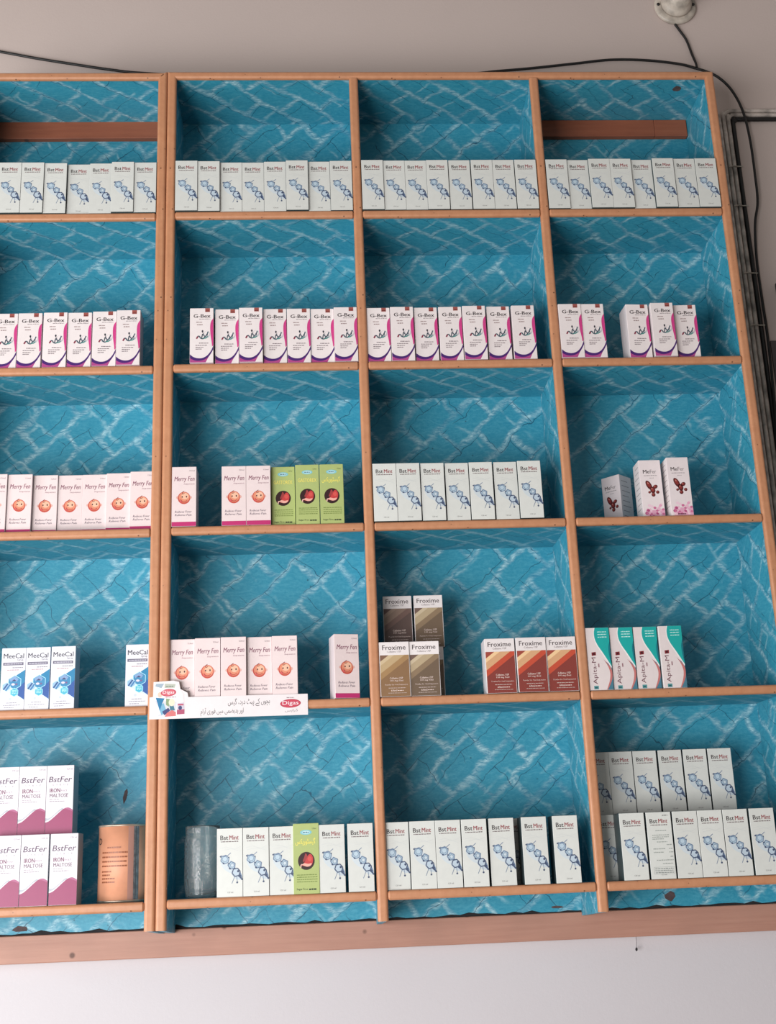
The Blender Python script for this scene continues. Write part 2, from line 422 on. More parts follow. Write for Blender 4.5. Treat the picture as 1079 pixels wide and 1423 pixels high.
class Print(MB):
    """flat print on the front of a carton; x across from the centre, z up from the bottom, in millimetres"""
    def poly(s, pts, rgb, layer=1):
        P = [(a/1000, b/1000) for a, b in pts]
        tri = tessellate_polygon([[Vector((a, b, 0)) for a, b in P]])
        fs = []
        for t in tri:
            (ax, az), (bx, bz), (cx, cz) = (P[i] for i in t)
            if (bx-ax)*(cz-az)-(bz-az)*(cx-ax) < 0: t = (t[0], t[2], t[1])
            fs.append(tuple(t))
        s.add([(a, -.00012*layer, b) for a, b in P], fs, ink(rgb))
    def rect(s, x0, z0, x1, z1, rgb, layer=1): s.poly([(x0, z0), (x1, z0), (x1, z1), (x0, z1)], rgb, layer)
    def ell(s, cx, cz, rx, rz, rgb, layer=1, rot=0, n=20):
        ca, sa = math.cos(rot), math.sin(rot)
        s.poly([(cx+rx*math.cos(t)*ca-rz*math.sin(t)*sa, cz+rx*math.cos(t)*sa+rz*math.sin(t)*ca) for t in (2*math.pi*i/n for i in range(n))], rgb, layer)
    def line(s, pts, wd, rgb, layer=1):
        for (ax, az), (bx, bz) in zip(pts, pts[1:]):
            L = math.hypot(bx-ax, bz-az) or 1; nx, nz = -(bz-az)/L*wd/2, (bx-ax)/L*wd/2
            s.poly([(ax-nx, az-nz), (bx-nx, bz-nz), (bx+nx, bz+nz), (ax+nx, az+nz)], rgb, layer)
    def text(s, t, x0, z0, x1, z1, rgb, layer=2, bold=0.0, shear=0.0, res=2, rot=False):
        V, Fs = text_mesh(t, 0, shear, res)
        ax = min(v[0] for v in V); bx = max(v[0] for v in V); ay = min(v[1] for v in V); by = max(v[1] for v in V)
        if bold > .005:      # heavier strokes: the same outlines struck twice, a hair apart
            hh = abs(x1-x0) if rot else abs(z1-z0)
            e = hh*bold*1.6; L2 = layer+.3
            if rot: s.text(t, x0, z0+e, x1, z1+e, rgb, L2, 0, shear, res, rot)
            else: s.text(t, x0+e, z0, x1+e, z1, rgb, L2, 0, shear, res, rot)
        out = []
        for u, v in V:
            u = (u-ax)/(bx-ax); v = (v-ay)/(by-ay)
            if rot: u, v = 1-v, u
            out.append(((x0+u*(x1-x0))/1000, -.00012*layer, (z0+v*(z1-z0))/1000))
        s.add(out, Fs, ink(rgb))
    def words(s, x0, x1, z, h, rgb, layer=1, seed=0, fill=1.0):
        """a line of print too small to read: word-shaped dashes"""
        rnd = random.Random(int(x0*7+z*13)+seed); x = x0
        while x < x1-.6:
            L = min(rnd.uniform(2.2, 6.5)*fill, x1-x)
            s.rect(x, z, x+L, z+h*rnd.uniform(.75, 1.0), rgb, layer); x += L+.9
def bez(pts, n=6):
    """smooth curve through points"""
    out = []
    for i in range(len(pts)-1):
        p0 = pts[max(i-1, 0)]; p1 = pts[i]; p2 = pts[i+1]; p3 = pts[min(i+2, len(pts)-1)]
        for k in range(n):
            t = k/n
            out.append(tuple(.5*((2*p1[j])+(-p0[j]+p2[j])*t+(2*p0[j]-5*p1[j]+4*p2[j]-p3[j])*t*t+(-p0[j]+3*p1[j]-3*p2[j]+p3[j])*t**3) for j in (0, 1)))
    out.append(pts[-1]); return out

# ------------------------------------------------------------------ carton designs: list of (part name, mesh)
DIM = dict(mint=(.0532, .1365, .053), gbex=(.0545, .138, .053), merry=(.0545, .1395, .053), green=(.0535, .140, .053), meecal=(.0512, .1335, .050),
           frox=(.0655, .119, .056), red=(.066, .1195, .056), apita=(.052, .138, .050), bstfer=(.0562, .1405, .054), mefer=(.051, .140, .051))
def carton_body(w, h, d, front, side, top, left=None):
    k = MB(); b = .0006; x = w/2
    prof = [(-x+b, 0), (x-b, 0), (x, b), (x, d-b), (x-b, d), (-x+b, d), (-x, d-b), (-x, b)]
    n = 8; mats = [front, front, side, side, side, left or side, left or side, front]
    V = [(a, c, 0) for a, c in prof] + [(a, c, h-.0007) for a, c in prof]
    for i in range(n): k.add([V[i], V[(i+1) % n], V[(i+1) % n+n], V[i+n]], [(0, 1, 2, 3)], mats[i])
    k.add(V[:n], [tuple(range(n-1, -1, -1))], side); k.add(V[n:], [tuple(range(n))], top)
    lid = MB()
    lid.box((-x+.0006, .0004, h-.0006), (x-.0006, d-.0006, h), top)
    return k, lid
WHITE = (238, 226, 224); GREYT = (126, 116, 116)

def d_mint(back=False):
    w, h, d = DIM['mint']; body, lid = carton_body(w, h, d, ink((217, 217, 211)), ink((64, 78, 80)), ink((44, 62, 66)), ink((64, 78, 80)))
    a = Print(); z0 = 113
    a.text('Bst', -19.5, z0, -3.5, z0+9, (54, 42, 44), bold=.022); a.text('Mint', -1, z0, 18, z0+9, (150, 60, 66), bold=.018)
    b = Print(); b.words(-18.5, 18.5, 108.6, 2.0, (120, 104, 104)); b.text('120 ml', -4.5, 7.5, 6.5, 10.4, (110, 104, 104), res=1)
    p = Print()
    if back:
        b.words(8, 20, 128, 2, (130, 130, 126))
        for z, x0, x1 in ((97, -9, 14), (88, -17, 20), (84, -17, 18), (80, -17, 8), (74, -8, 14), (68, 12, 23), (60, -17, 8), (60, 16, 24), (53, -17, 5), (53, 16, 25), (44, 18, 24), (37, -12, 24), (30, 0, 22)):
            p.words(x0, x1, z, 2.0, (158, 162, 156))
        for z in (12, 16, 20): p.words(-17, 22, z, 2.2, (146, 150, 146))
        p.line([(-19, 10), (24, 10), (24, 24), (-19, 24), (-19, 10)], .5, (150, 154, 150))
        return [('carton', body), ('lid_flap', lid), ('brand_lettering', a), ('small_print', b), ('leaflet_text', p)]
    L = (170, 190, 204); Dk = (68, 80, 108); Md = (106, 126, 154)
    p.line([(-21, 96), (-8, 99), (10, 94), (22, 99)], .5, (206, 208, 206)); p.line([(-19, 92), (4, 95), (20, 90)], .5, (206, 208, 206))
    def ring(cx, cz, r, n, ro, fill, edge, lw=1.5, lay=1.0):
        P = [(cx+r*math.cos(ro+2*math.pi*i/n), cz+r*math.sin(ro+2*math.pi*i/n)) for i in range(n)]
        p.poly(P, fill, lay)
        p.line(P+[P[0]], lw, edge, lay+.5)
    p.ell(-3, 62, 20, 11, (206, 214, 218), .5, rot=-.75)
    p.ell(14, 44, 14, 8, (196, 206, 214), .6, rot=-.75)
    ring(-10, 74, 9, 6, .3, L, Md); ring(-10, 75, 5.5, 6, .2, (188, 206, 218), Md, .7, 1.8)
    ring(4, 62, 8, 5, .5, L, Md, 1.8); ring(5, 62, 4, 5, .5, (200, 212, 220), Md, .7, 1.8)
    ring(13, 48, 8.5, 6, .2, (190, 204, 216), Dk, 2.0)
    p.poly([(15, 52), (21, 51), (25, 40), (25, 33), (19, 38), (14, 42)], Md, .8)
    p.line([(-18, 82), (-12, 80), (-4, 82), (2, 87)], 1.2, Md, 2.5); p.line([(10, 40), (7, 33), (4, 26)], 1.0, Md, 2.5); p.line([(14, 40), (15, 30)], .9, Md, 2.5)
    p.line([(-4, 66), (0, 65)], 2, Dk, 2.6); p.line([(9, 57), (12, 55)], 2, Dk, 2.6); p.line([(18, 42), (24, 35)], 2.6, Dk, 2.6)
    for x, z, r in ((-19, 80, 1.7), (-2, 78, 1.3), (-13, 66.5, 1.8), (0, 56, 2), (17, 50, 2.4), (15, 28, 2), (25, 34, 2), (21, 41, 2)): p.ell(x, z, r, r, Dk, 3, n=8)
    return [('carton', body), ('lid_flap', lid), ('brand_lettering', a), ('small_print', b), ('molecule_picture', p)]

def d_gbex():
    w, h, d = DIM['gbex']; body, lid = carton_body(w, h, d, ink(WHITE), ink((214, 196, 204)), ink((226, 216, 216)), ink((226, 216, 216)))
    a = Print(); a.text('G-Bex', -19, 113.5, 20, 122.5, (46, 34, 38), bold=.032)
    b = Print(); b.words(-6, 20, 109.4, 1.6, (140, 126, 128))
    for x0, x1, z in ((-13, 1, 101), (-11, 2, 94.5)): b.words(x0, x1, z, 2.5, (160, 136, 134), fill=1.4)
    for x0, x1, z in ((-6, 16, 48), (-14, 12, 42.5), (-14, 4, 37.5), (-14, 0, 33)): b.words(x0, x1, z, 2.2, (132, 116, 120))
    c = Print(); c.rect(8, 128, 19, 137.6, (158, 82, 74)); c.words(9, 18, 129.5, 2.5, (112, 50, 48), 2)
    up = bez([(-26.9, 21), (-19, 14.5), (-8, 11), (3, 12), (13, 18), (21, 28.5), (27, 42)])
    lo_ = bez([(27, 33), (20, 20), (14, 12.5), (4, 6.5), (-8, 4.5), (-18, 6.5), (-26.9, 11.5)])
    c.poly(up+lo_, (72, 32, 108), 1.5)
    c.poly(bez([(-26.9, 13), (-18, 8), (-8, 5.6), (4, 7.5), (14, 13.5), (18, 18)])+[(13, 8), (9.5, 0.4), (-26.9, .4)], (176, 72, 134), 1)
    c.poly(bez([(26.9, 112), (21.5, 103), (19.6, 90), (20.5, 70), (23, 52), (24, 40)])+[(26.9, 43)], (206, 62, 132), 1)
    p = Print()
    p.ell(12, 71, 7.5, 9, (196, 190, 196), 1); p.ell(12, 73, 6, 6.5, WHITE, 1.3)
    p.line(bez([(-12, 60), (-9, 66), (-5, 66), (-3, 62), (3, 60), (7, 64), (12, 70), (15, 78)]), 2.8, (70, 92, 104), 2)
    p.line([(-12, 60), (-8.5, 66)], 3.2, (136, 42, 66), 2.4); p.line([(0, 62), (2, 72), (7, 66)], 2.2, (58, 72, 84), 2.2)
    p.ell(2, 79, 2, 3, (44, 44, 56), 2.4, n=8); p.line([(2, 77), (4, 71)], 1.2, (44, 44, 56), 2.4)
    p.line([(4, 61), (10, 61.5), (14, 66)], 2.4, (60, 136, 128), 2.6); p.line([(11, 72), (14, 68)], 2, (70, 70, 84), 2.6)
    return [('carton', body), ('lid_flap', lid), ('brand_lettering', a), ('small_print', b), ('colour_bands', c), ('figure_emblem', p)]

def d_merry():
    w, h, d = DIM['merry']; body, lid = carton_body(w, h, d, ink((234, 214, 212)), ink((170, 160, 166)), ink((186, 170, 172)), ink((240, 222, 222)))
    a = Print(); a.text('Merry Fen', -22, 102.5, 23, 116.5, (134, 74, 96), shear=.22, bold=.006)
    b = Print(); b.text('120ml', 12, 128.5, 23, 131.5, (120, 104, 110), res=1); b.text('Suspension', -1, 96.2, 23, 100.5, (140, 92, 108), shear=.2, res=1)
    b.text('Reduces Fever', -20, 31.5, 17, 36.5, (112, 94, 108), shear=.25, res=1, bold=.01); b.text('Relieves Pain', -20, 24, 17, 29, (112, 94, 108), shear=.25, res=1, bold=.01)
    p = Print(); O = (196, 82, 66)
    p.ell(-14, 67, 3.5, 3.5, (226, 176, 164), .8, n=10); p.ell(14, 67, 3.5, 3.5, (226, 176, 164), .8, n=10)
    p.ell(0, 66, 14, 14.5, O, 1); p.ell(.5, 67.5, 12, 12, (226, 142, 112), 1.4); p.ell(2, 70, 8, 7.5, (240, 188, 158), 1.8, n=14)
    p.line(bez([(0, 82), (-4, 79), (-3, 75), (1, 77)]), 1.1, (118, 54, 50), 2.2)
    p.ell(-4, 68.5, 1.5, 2.1, (80, 40, 44), 2.6, n=8); p.ell(5.5, 69, 1.6, 2.3, (80, 40, 44), 2.6, n=8)
    p.line(bez([(-8, 63), (-4, 58.5), (2, 57.5), (7, 60)]), 1.3, (176, 54, 56), 2.6)
    p.ell(-7, 58, 3, 2.4, (212, 92, 92), 2.2, n=8)
    c = Print(); c.rect(-26.8, .4, 26.8, 10.5, (190, 46, 108))
    return [('carton', body), ('lid_flap', lid), ('brand_lettering', a), ('small_print', b), ('face_emblem', p), ('colour_band', c)]

def d_green(ur):
    w, h, d = DIM['green']; g = (174, 186, 116); body, lid = carton_body(w, h, d, ink(g), ink((150, 164, 92)), ink((166, 178, 100)))
    a = Print()
    if ur: a.text(urdu('گیسٹوریکس'), -22, 96, 19, 111, (240, 226, 110), bold=.02)
    else: a.text('GASTOREX', -21, 98.5, 21, 107.5, (236, 220, 112), bold=.02)
    p = Print()
    p.ell(0, 122, 12, 5, (128, 196, 208)); p.ell(0, 122, 8.5, 3.2, (190, 220, 220), 1.5); p.words(-6.5, 6.5, 121, 2.2, (58, 116, 140), 2)
    b = Print(); b.text('120ml', 13, 128, 21, 131, (76, 92, 48), res=1)
    for z in (36.5, 32, 27.5, 23): b.words(-20, 22, z, 2.0, (118, 134, 66))
    b.text('Sugar Free', -21, 6.5, 2, 11.5, (50, 62, 40), bold=.02, res=1); b.words(4.5, 21, 7, 3.4, (50, 62, 40))
    q = Print(); q.ell(0, 65, 17.2, 18, (52, 24, 26), n=28)
    q.poly(bez([(-2, 79), (2, 74), (6, 78), (11, 77), (14, 68), (11, 57), (3, 54), (-5, 55), (-11, 57)]) + bez([(-12, 54), (-6, 60), (-2, 66), (-3, 73)])[0:], (198, 62, 62), 2)
    q.poly(bez([(-2, 80), (1, 78), (2, 72), (-2, 66), (-6, 62)])+[(-7, 66), (-4, 73)], (160, 60, 60), 2.2)
    q.poly(bez([(-9, 58), (-4, 60.5), (4, 59), (11, 60), (8, 55), (1, 53.5), (-6, 56)]), (240, 176, 160), 2.6)
    q.line(bez([(-8, 58), (-11, 57), (-11.5, 52)]), 2.2, (244, 196, 184), 2.6)
    q.ell(7, 69, 4.5, 5, (214, 86, 78), 2.4, n=10)
    return [('carton', body), ('lid_flap', lid), ('brand_lettering', a), ('oval_badge', p), ('small_print', b), ('stomach_emblem', q)]

def d_meecal():
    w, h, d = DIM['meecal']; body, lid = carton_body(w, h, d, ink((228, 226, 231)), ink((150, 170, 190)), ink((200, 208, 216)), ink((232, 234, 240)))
    a = Print(); a.text('MeeCal', -21.5, 111, 21, 121.5, (52, 48, 64), bold=.010)
    b = Print(); b.text('Syrup', 7, 104.5, 20.5, 109.5, (110, 104, 118), res=1); b.rect(-22, 96, 20.8, 102.2, (112, 106, 124)); b.words(-19, 18, 98, 2.3, (196, 192, 204), 2)
    b.words(-2, 20, 90, 2.0, (140, 134, 146)); b.words(-13, 12, 85, 2.0, (188, 150, 156))
    for x0, x1, z in ((-12, 10, 15), (-18, 18, 10), (-16, 4, 5)): b.words(x0, x1, z, 1.8, (150, 146, 158))
    b.ell(-4, 24, 3, 3, (198, 208, 214), 1, n=10)
    p = Print()
    p.poly([(25.3, 87), (9, 75), (-22, 54), (-22, 46), (-2, 34), (25.3, 20)], (206, 226, 238), .6)
    p.poly([(25.3, 86), (8, 75), (-2, 60), (4, 38), (25.3, 22)], (38, 128, 172), 1)
    p.poly([(25.3, 60), (12, 48), (8, 34), (25.3, 22)], (46, 88, 158), 1.3)
    def hexa(cx, cz, r, fill, edge, L):
        P = [(cx+r*math.cos(math.pi/6+math.pi/3*i), cz+r*math.sin(math.pi/6+math.pi/3*i)) for i in range(6)]
        p.poly(P, fill, L); p.line(P+[P[0]], 1.2, edge, L+.4)
    hexa(4, 59, 15, (58, 134, 178), (176, 226, 244), 1.6); hexa(-13, 50, 9.5, (150, 186, 214), (196, 228, 240), 2.2); hexa(4, 38, 9, (70, 178, 204), (176, 226, 244), 2.2)
    p.line([(-19, 44), (-10, 57)], 3.2, (46, 84, 140), 3); p.line([(-14, 42), (-5, 55)], 3.2, (60, 120, 172), 3)
    p.poly([(-7, 66), (4, 73), (12, 66), (8, 60), (0, 64), (-4, 60)], (130, 160, 200), 3); p.poly([(-2, 62), (3, 66), (8, 62)], (64, 60, 104), 3.3)
    p.ell(1, 55, 4, 2.6, (224, 210, 226), 3, n=8); p.ell(8, 55, 2.2, 2.2, (120, 90, 140), 3.3, n=8)
    for z in (41, 38, 35): p.words(-1, 9, z, 1.5, (198, 240, 244), 3)
    return [('carton', body), ('lid_flap', lid), ('brand_lettering', a), ('small_print', b), ('hexagon_picture', p)]

def d_frox(name, cols):
    w, h, d = DIM[name]; base, cream, tan, mid, dark = cols
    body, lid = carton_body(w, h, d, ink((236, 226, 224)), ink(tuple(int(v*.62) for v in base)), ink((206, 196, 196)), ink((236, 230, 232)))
    a = Print(); a.text('Froxime', -26, 101.5, 25, 112, (78, 66, 68), bold=.012)
    b = Print(); b.text('Cefixime USP', -16, 95.5, 15, 99.5, (122, 104, 106), res=1)
    T = (240, 216, 206)
    b.text('Cefixime USP', -12, 37.5, 17, 41.8, T, 4, .015, res=1); b.text('100 mg /5ml', -11, 31.5, 17, 36, T, 4, .015, res=1)
    b.text('Powder for Oral Suspension', -22, 23.3, 27, 27.2, T, 4, res=1); b.words(-15, 22, 17.8, 1.4, tuple(int(v*.85) for v in T), 4)
    b.text('60ml', -10, 11, 3, 15.2, T, 4, .02, res=1); b.words(4.5, 18, 12, 1.6, T, 4); b.words(-16, 24, 7, 1.3, tuple(int(v*.8) for v in T), 4)
    p = Print(); x = w*500-1.2; q = h*1000-29
    p.rect(-x, .5, x, q, base, 1)
    def band(z0, z1, rgb, L):          # stripe rising to the right, clipped to the panel
        sl = .74; P = [(-x, z0), (x, z0+sl*2*x), (x, z1+sl*2*x), (-x, z1)]
        def clip(P, f):
            out = []
            for i in range(len(P)):
                A, B = P[i], P[(i+1) % len(P)]
                ia, ib = f(A) >= 0, f(B) >= 0
                if ia: out.append(A)
                if ia != ib:
                    t = f(A)/(f(A)-f(B)); out.append((A[0]+(B[0]-A[0])*t, A[1]+(B[1]-A[1])*t))
            return out
        P = clip(clip(P, lambda A: q-A[1]), lambda A: A[1]-.5)
        if len(P) > 2: p.poly(P, rgb, L)
    band(76, 110, dark, 2); band(67, 76, cream, 2); band(50, 67, tan, 2); band(36, 50, mid, 2)
    return [('carton', body), ('lid_flap', lid), ('brand_lettering', a), ('small_print', b), ('striped_panel', p)]

def d_apita():
    w, h, d = DIM['apita']; x = w*500-.2
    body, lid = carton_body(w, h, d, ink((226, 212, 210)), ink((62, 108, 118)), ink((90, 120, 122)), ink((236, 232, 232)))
    a = Print(); a.text('Apita-M', -17.5, 13, -5.5, 72, (110, 62, 74), rot=True, bold=.0)
    a.poly([(-16.5, 75.5), (-7, 76.5), (-7, 84), (-16.5, 83)], (136, 36, 44), 2); a.rect(-14, 77.5, -9.5, 82, (66, 22, 30), 3)
    c = Print()
    S = bez([(-5, 137.4), (-7.5, 126), (-6.5, 112), (-1, 98), (8, 83), (17, 67), (25.8, 51)])
    c.poly(S+[(x, 137.4)], (22, 166, 160), 1.5)
    c.poly(bez([(-6.6, 137.4), (-9.3, 126), (-8.3, 111), (-3, 96), (6, 81), (15, 65), (25, 47)])+list(reversed(S)), (240, 234, 232), 1.2)
    c.poly(bez([(x, 108), (22.4, 96), (21.8, 84), (23.5, 66), (x, 58)]), (12, 112, 124), 1.8)
    K = bez([(9, 66), (18, 56), (23.5, 43), (24, 31), (20, 17), (13, 4), (11, .5)])
    c.poly(K+[(x, .5), (x, 52)], (72, 122, 140), 1)
    c.poly(bez([(9, 67), (19, 55), (24.5, 46), (25.8, 36), (24.5, 24), (19.5, 12), (13, .5)])+list(reversed(bez([(9, 67), (16.5, 54), (20.5, 42), (21, 32), (18, 18), (11, .5)]))), (196, 116, 112), 1.8)
    b = Print()
    for z, s in ((127, 0), (121.5, 1), (115.5, 2)): b.words(0, 20, z, 2.4, (190, 232, 224), 3, s)
    b.words(-4, -1.5, 50, 8, (150, 110, 116), 2); b.rect(-17, 2, -7, 9.5, (84, 150, 152), 2); b.words(-15.5, -8.5, 4, 3, (44, 84, 92), 3)
    return [('carton', body), ('lid_flap', lid), ('brand_lettering', a), ('colour_curves', c), ('small_print', b)]

def d_bstfer():
    w, h, d = DIM['bstfer']; x = w*500-.2
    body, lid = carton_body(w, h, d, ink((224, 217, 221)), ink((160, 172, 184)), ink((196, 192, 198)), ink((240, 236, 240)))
    a = Print(); a.text('BstFer', -24, 106, 24, 117.5, (90, 68, 90), shear=.18, bold=.016)
    b = Print(); b.text('120 ml', 13, 131, 25, 134.3, (128, 112, 124), res=1)
    for i, ch in enumerate('SYRUP'): b.text(ch, -16+i*7.6, 98.5, -13+i*7.6, 102.3, (168, 156, 166), res=1)
    b.text('IRON', -21, 85, 0, 93.5, (118, 54, 88), bold=.025); b.text('POLY', 2, 86.5, 15, 90, (150, 112, 136), res=1)
    b.text('MALTOSE', -21, 75, 17, 82.5, (116, 84, 104), bold=.016); b.words(-21, -2, 70, 1.8, (176, 164, 172)); b.words(-21, 10, 66, 1.8, (160, 146, 156))
    c = Print()
    P = bez([(-x, 24), (-20, 27), (-10, 35), (0, 44), (9, 51), (17, 53.5), (23, 51.5), (x, 48)])
    c.poly(P+[(x, .4), (-x, .4)], (150, 48, 94), 1.5)
    c.poly(bez([(-x, 33), (-20, 33), (-10, 40), (0, 49), (6, 53)])+[(9, 51)]+list(reversed(bez([(-x, 27), (-20, 30), (-10, 38), (0, 46), (9, 51)])))[1:], (176, 178, 186), 1)
    c.poly(bez([(9, 51), (17, 53.5), (23, 51.5), (x, 48)])+[(x, 45), (22, 48), (16, 50)], (170, 86, 126), 2)
    return [('carton', body), ('lid_flap', lid), ('brand_lettering', a), ('small_print', b), ('wave_band', c)]

def d_mefer():
    w, h, d = DIM['mefer']; x = w*500-.2
    body, lid = carton_body(w, h, d, ink((236, 222, 222)), ink((232, 220, 220)), ink((226, 214, 214)), ink((238, 226, 224)))
    for i in range(9): # side print: slanting text lines
        for sx in (-1, 1):
            y0 = .008; z = .025+i*.0125
            body.add([(sx*(w/2+.0001), y0, z), (sx*(w/2+.0001), y0+.034-.004*(i % 3), z), (sx*(w/2+.0001), y0+.034-.004*(i % 3), z+.0016), (sx*(w/2+.0001), y0, z+.0016)], [(0, 1, 2, 3) if sx > 0 else (3, 2, 1, 0)], ink((158, 142, 146)))
    a = Print(); a.text('Me', -17, 107.5, -2, 116.5, (50, 40, 42), bold=.015); a.text('Fer', -.5, 107.5, 14, 116.5, (130, 118, 120), bold=.005)
    b = Print(); b.words(-16, 15, 101.5, 1.8, (160, 148, 150)); b.words(-3, 7, 95.5, 1.8, (176, 164, 166))
    b.words(-11, 8, 2.5, 3.2, (92, 40, 62), 5)
    p = Print()
    for cx, cz, rx, rz, ro in ((-6, 79, 6, 12.5, .45), (2, 67, 6, 8, .2), (8.5, 75, 6, 4.6, .5), (2.5, 56, 4.6, 5, 0), (13, 62, 4, 4, 0), (-6, 62, 3.2, 3, .4)):
        p.ell(cx, cz, rx, rz, (92, 30, 32), 1, ro, 14); p.ell(cx-rx*.12, cz+rz*.15, rx*.6, rz*.6, (142, 52, 48), 1.5, ro, 12)
        p.ell(cx-rx*.3, cz+rz*.4, rx*.2, rz*.2, (206, 140, 130), 2, ro, 8)
    f = Print(); rnd = random.Random(4)
    f.rect(-19, .5, x, 19, (226, 166, 190), .5)
    for i in range(34):
        cx = rnd.uniform(-18, x-3.6); cz = rnd.uniform(4, 36-abs(cx-6)*.25); r = rnd.uniform(2.2, 4.2)
        f.ell(cx, max(cz, r+.6), r, r*.9, rnd.choice([(228, 164, 190), (206, 112, 152), (240, 204, 216), (180, 76, 122), (236, 186, 204)]), 1+i*.05, 0, 9)
    return [('carton', body), ('lid_flap', lid), ('brand_lettering', a), ('small_print', b), ('red_cell_picture', p), ('blossom_picture', f)]

BR = ((112, 92, 74), (204, 184, 154), (184, 162, 130), (142, 118, 92), (118, 92, 82))
DB = ((92, 72, 66), (150, 126, 110), (136, 112, 98), (112, 86, 78), (92, 66, 62))
BO = ((138, 104, 72), (206, 182, 146), (190, 162, 122), (164, 128, 86), (126, 92, 74))
RD = ((134, 58, 50), (240, 200, 152), (214, 164, 122), (196, 78, 54), (160, 72, 58))
DES = {'mint': d_mint(), 'mint_back': d_mint(True), 'gbex': d_gbex(), 'merry': d_merry(), 'green': d_green(False), 'green_ur': d_green(True), 'meecal': d_meecal(),
       'frox': d_frox('frox', BR), 'frox_dark': d_frox('frox', DB), 'frox_tan': d_frox('frox', BO), 'red': d_frox('red', RD), 'apita': d_apita(), 'bstfer': d_bstfer(), 'mefer': d_mefer()}
MESH = {t: [(n, m.mesh(n)) for n, m in parts] for t, parts in DES.items()}
LOOK = {'mint': 'white molecule carton', 'gbex': 'white magenta-curved carton', 'merry': 'pale pink face carton',
        'green': 'green stomach carton', 'meecal': 'white blue-hexagon carton', 'frox': 'brown striped carton', 'red': 'red striped carton',
        'apita': 'white and teal carton', 'bstfer': 'white wine-red-wave carton', 'mefer': 'white carton with red cells and pink blossom'}
KIND = {'mint': 'white molecule cartons', 'gbex': 'white and magenta cartons', 'merry': 'pale pink face cartons', 'green': 'green stomach cartons', 'meecal': 'blue hexagon cartons',
        'frox': 'brown striped cartons', 'red': 'red striped cartons', 'apita': 'white and teal cartons', 'bstfer': 'wine red wave cartons', 'mefer': 'red cell cartons'}
ORD = ['', 'first', 'second', 'third', 'fourth', 'fifth', 'sixth', 'seventh', 'eighth', 'ninth']
ROW = {1: 'top shelf', 2: 'second shelf', 3: 'third shelf', 4: 'fourth shelf', 5: 'bottom shelf'}
COL = {'A': 'leftmost column', 'B': 'second column', 'C': 'third column', 'D': 'rightmost column'}
def carton(design, x, d, z, label, group, rz=0.0):
    t = empty('medicine_carton', W3(x, d, z), rz); tag(t, label, 'carton', group)
    for n, me in MESH[design]: link(n, me, t)
    return t
def zsh(r, cell): return ZS[r] + .0100 + (-.0022 if cell == 'A' else 0)
def row(typ, r, cell, items, special=None, z=None, tier=None, rz=None, total=None, first=1):
    """items: (x, depth of the front face); neighbours are pushed apart until the cartons only touch"""
    w = DIM[typ][0]; xs = [i[0] for i in items]; n = len(xs)
    for _ in range(200):
        for i in range(n-1):
            g = w + .0005 - (xs[i+1]-xs[i])
            if g > 0: xs[i] -= g/2; xs[i+1] += g/2
    j = 'ABCD'.index(cell); xl = (XA+XB)[[0, 2, 3, 4][j]]; xr = (XA+XB)[[1, 3, 4, 5][j]]
    def lim(i): return (.0116 if items[i][1] < .0106 else .0064)
    for i in range(n): xs[i] = max(xs[i], xl+lim(i)+w/2, xs[i-1]+w+.0002 if i else -9)
    for i in reversed(range(n)): xs[i] = min(xs[i], xr-lim(i)-w/2, xs[i+1]-w-.0002 if i < n-1 else 9)
    for i in range(n):
        design = (special or {}).get(i, typ)
        where = (tier + ' of ' + ROW[r]) if tier else ROW[r]
        if typ == 'green' and total == 1: lab = 'single %s among white ones on %s, %s' % (LOOK[typ], where, COL[cell])
        elif (total or n) == 1: lab = 'only %s on %s, %s' % (LOOK[typ], where, COL[cell])
        else: lab = '%s, %s from left on %s, %s' % (LOOK[typ], ORD[first+i], where, COL[cell])
        if design == 'mint_back': lab = 'white carton showing only grey text lines, bottom shelf, rightmost column'
        if rz and rz.get(i, 0) > .15: lab = 'pale pink face carton turned, standing alone at right on %s, %s' % (where, COL[cell])
        if typ == 'meecal' and total == 4 and i == 0 and first == 4: lab = 'lone white carton with blue hexagon print beside the double post, fourth shelf'
        if typ == 'mefer': lab = ''
        carton(design, xs[i], max(items[i][1], -.0025), (z if z is not None else zsh(r, cell)), lab, '%s on the %s' % (KIND[typ], ROW[r]), (rz or {}).get(i, 0))
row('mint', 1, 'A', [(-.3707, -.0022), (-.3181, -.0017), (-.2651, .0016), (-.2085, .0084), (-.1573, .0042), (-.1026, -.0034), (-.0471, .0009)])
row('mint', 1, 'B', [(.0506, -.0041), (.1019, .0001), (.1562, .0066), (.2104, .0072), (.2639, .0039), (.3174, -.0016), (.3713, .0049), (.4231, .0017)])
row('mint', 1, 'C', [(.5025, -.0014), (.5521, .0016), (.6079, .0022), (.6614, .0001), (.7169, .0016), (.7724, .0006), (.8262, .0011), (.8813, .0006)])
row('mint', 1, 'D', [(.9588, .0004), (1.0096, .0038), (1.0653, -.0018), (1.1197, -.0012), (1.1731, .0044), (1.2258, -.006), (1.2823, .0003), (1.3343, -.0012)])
row('gbex', 2, 'A', [(-.365, .0089), (-.3091, .0079), (-.2507, .0058), (-.1948, .0082), (-.1371, .0035), (-.081, -.0017)])
row('gbex', 2, 'B', [(.0884, -.0044), (.1464, .0048), (.2026, -.003), (.2584, .0062), (.3142, .0059), (.3698, .0086), (.4251, .0014)])
row('gbex', 2, 'C', [(.5016, .0074), (.5582, .0033), (.6153, .0088), (.6734, .0066), (.73, .0024), (.7886, .008), (.8476, .0039)])
row('gbex', 2, 'D', [(.9560, -.0009), (1.0115, .0007), (1.1245, .0062), (1.1830, -.001), (1.2429, .0131)], rz={2: .05, 4: -.03})
row('merry', 3, 'A', [(-.4200, .02), (-.3663, .0211), (-.3129, .0257), (-.2613, .0354), (-.2035, .0393), (-.1516, .0381), (-.0986, .0313), (-.0445, .022)][1:])
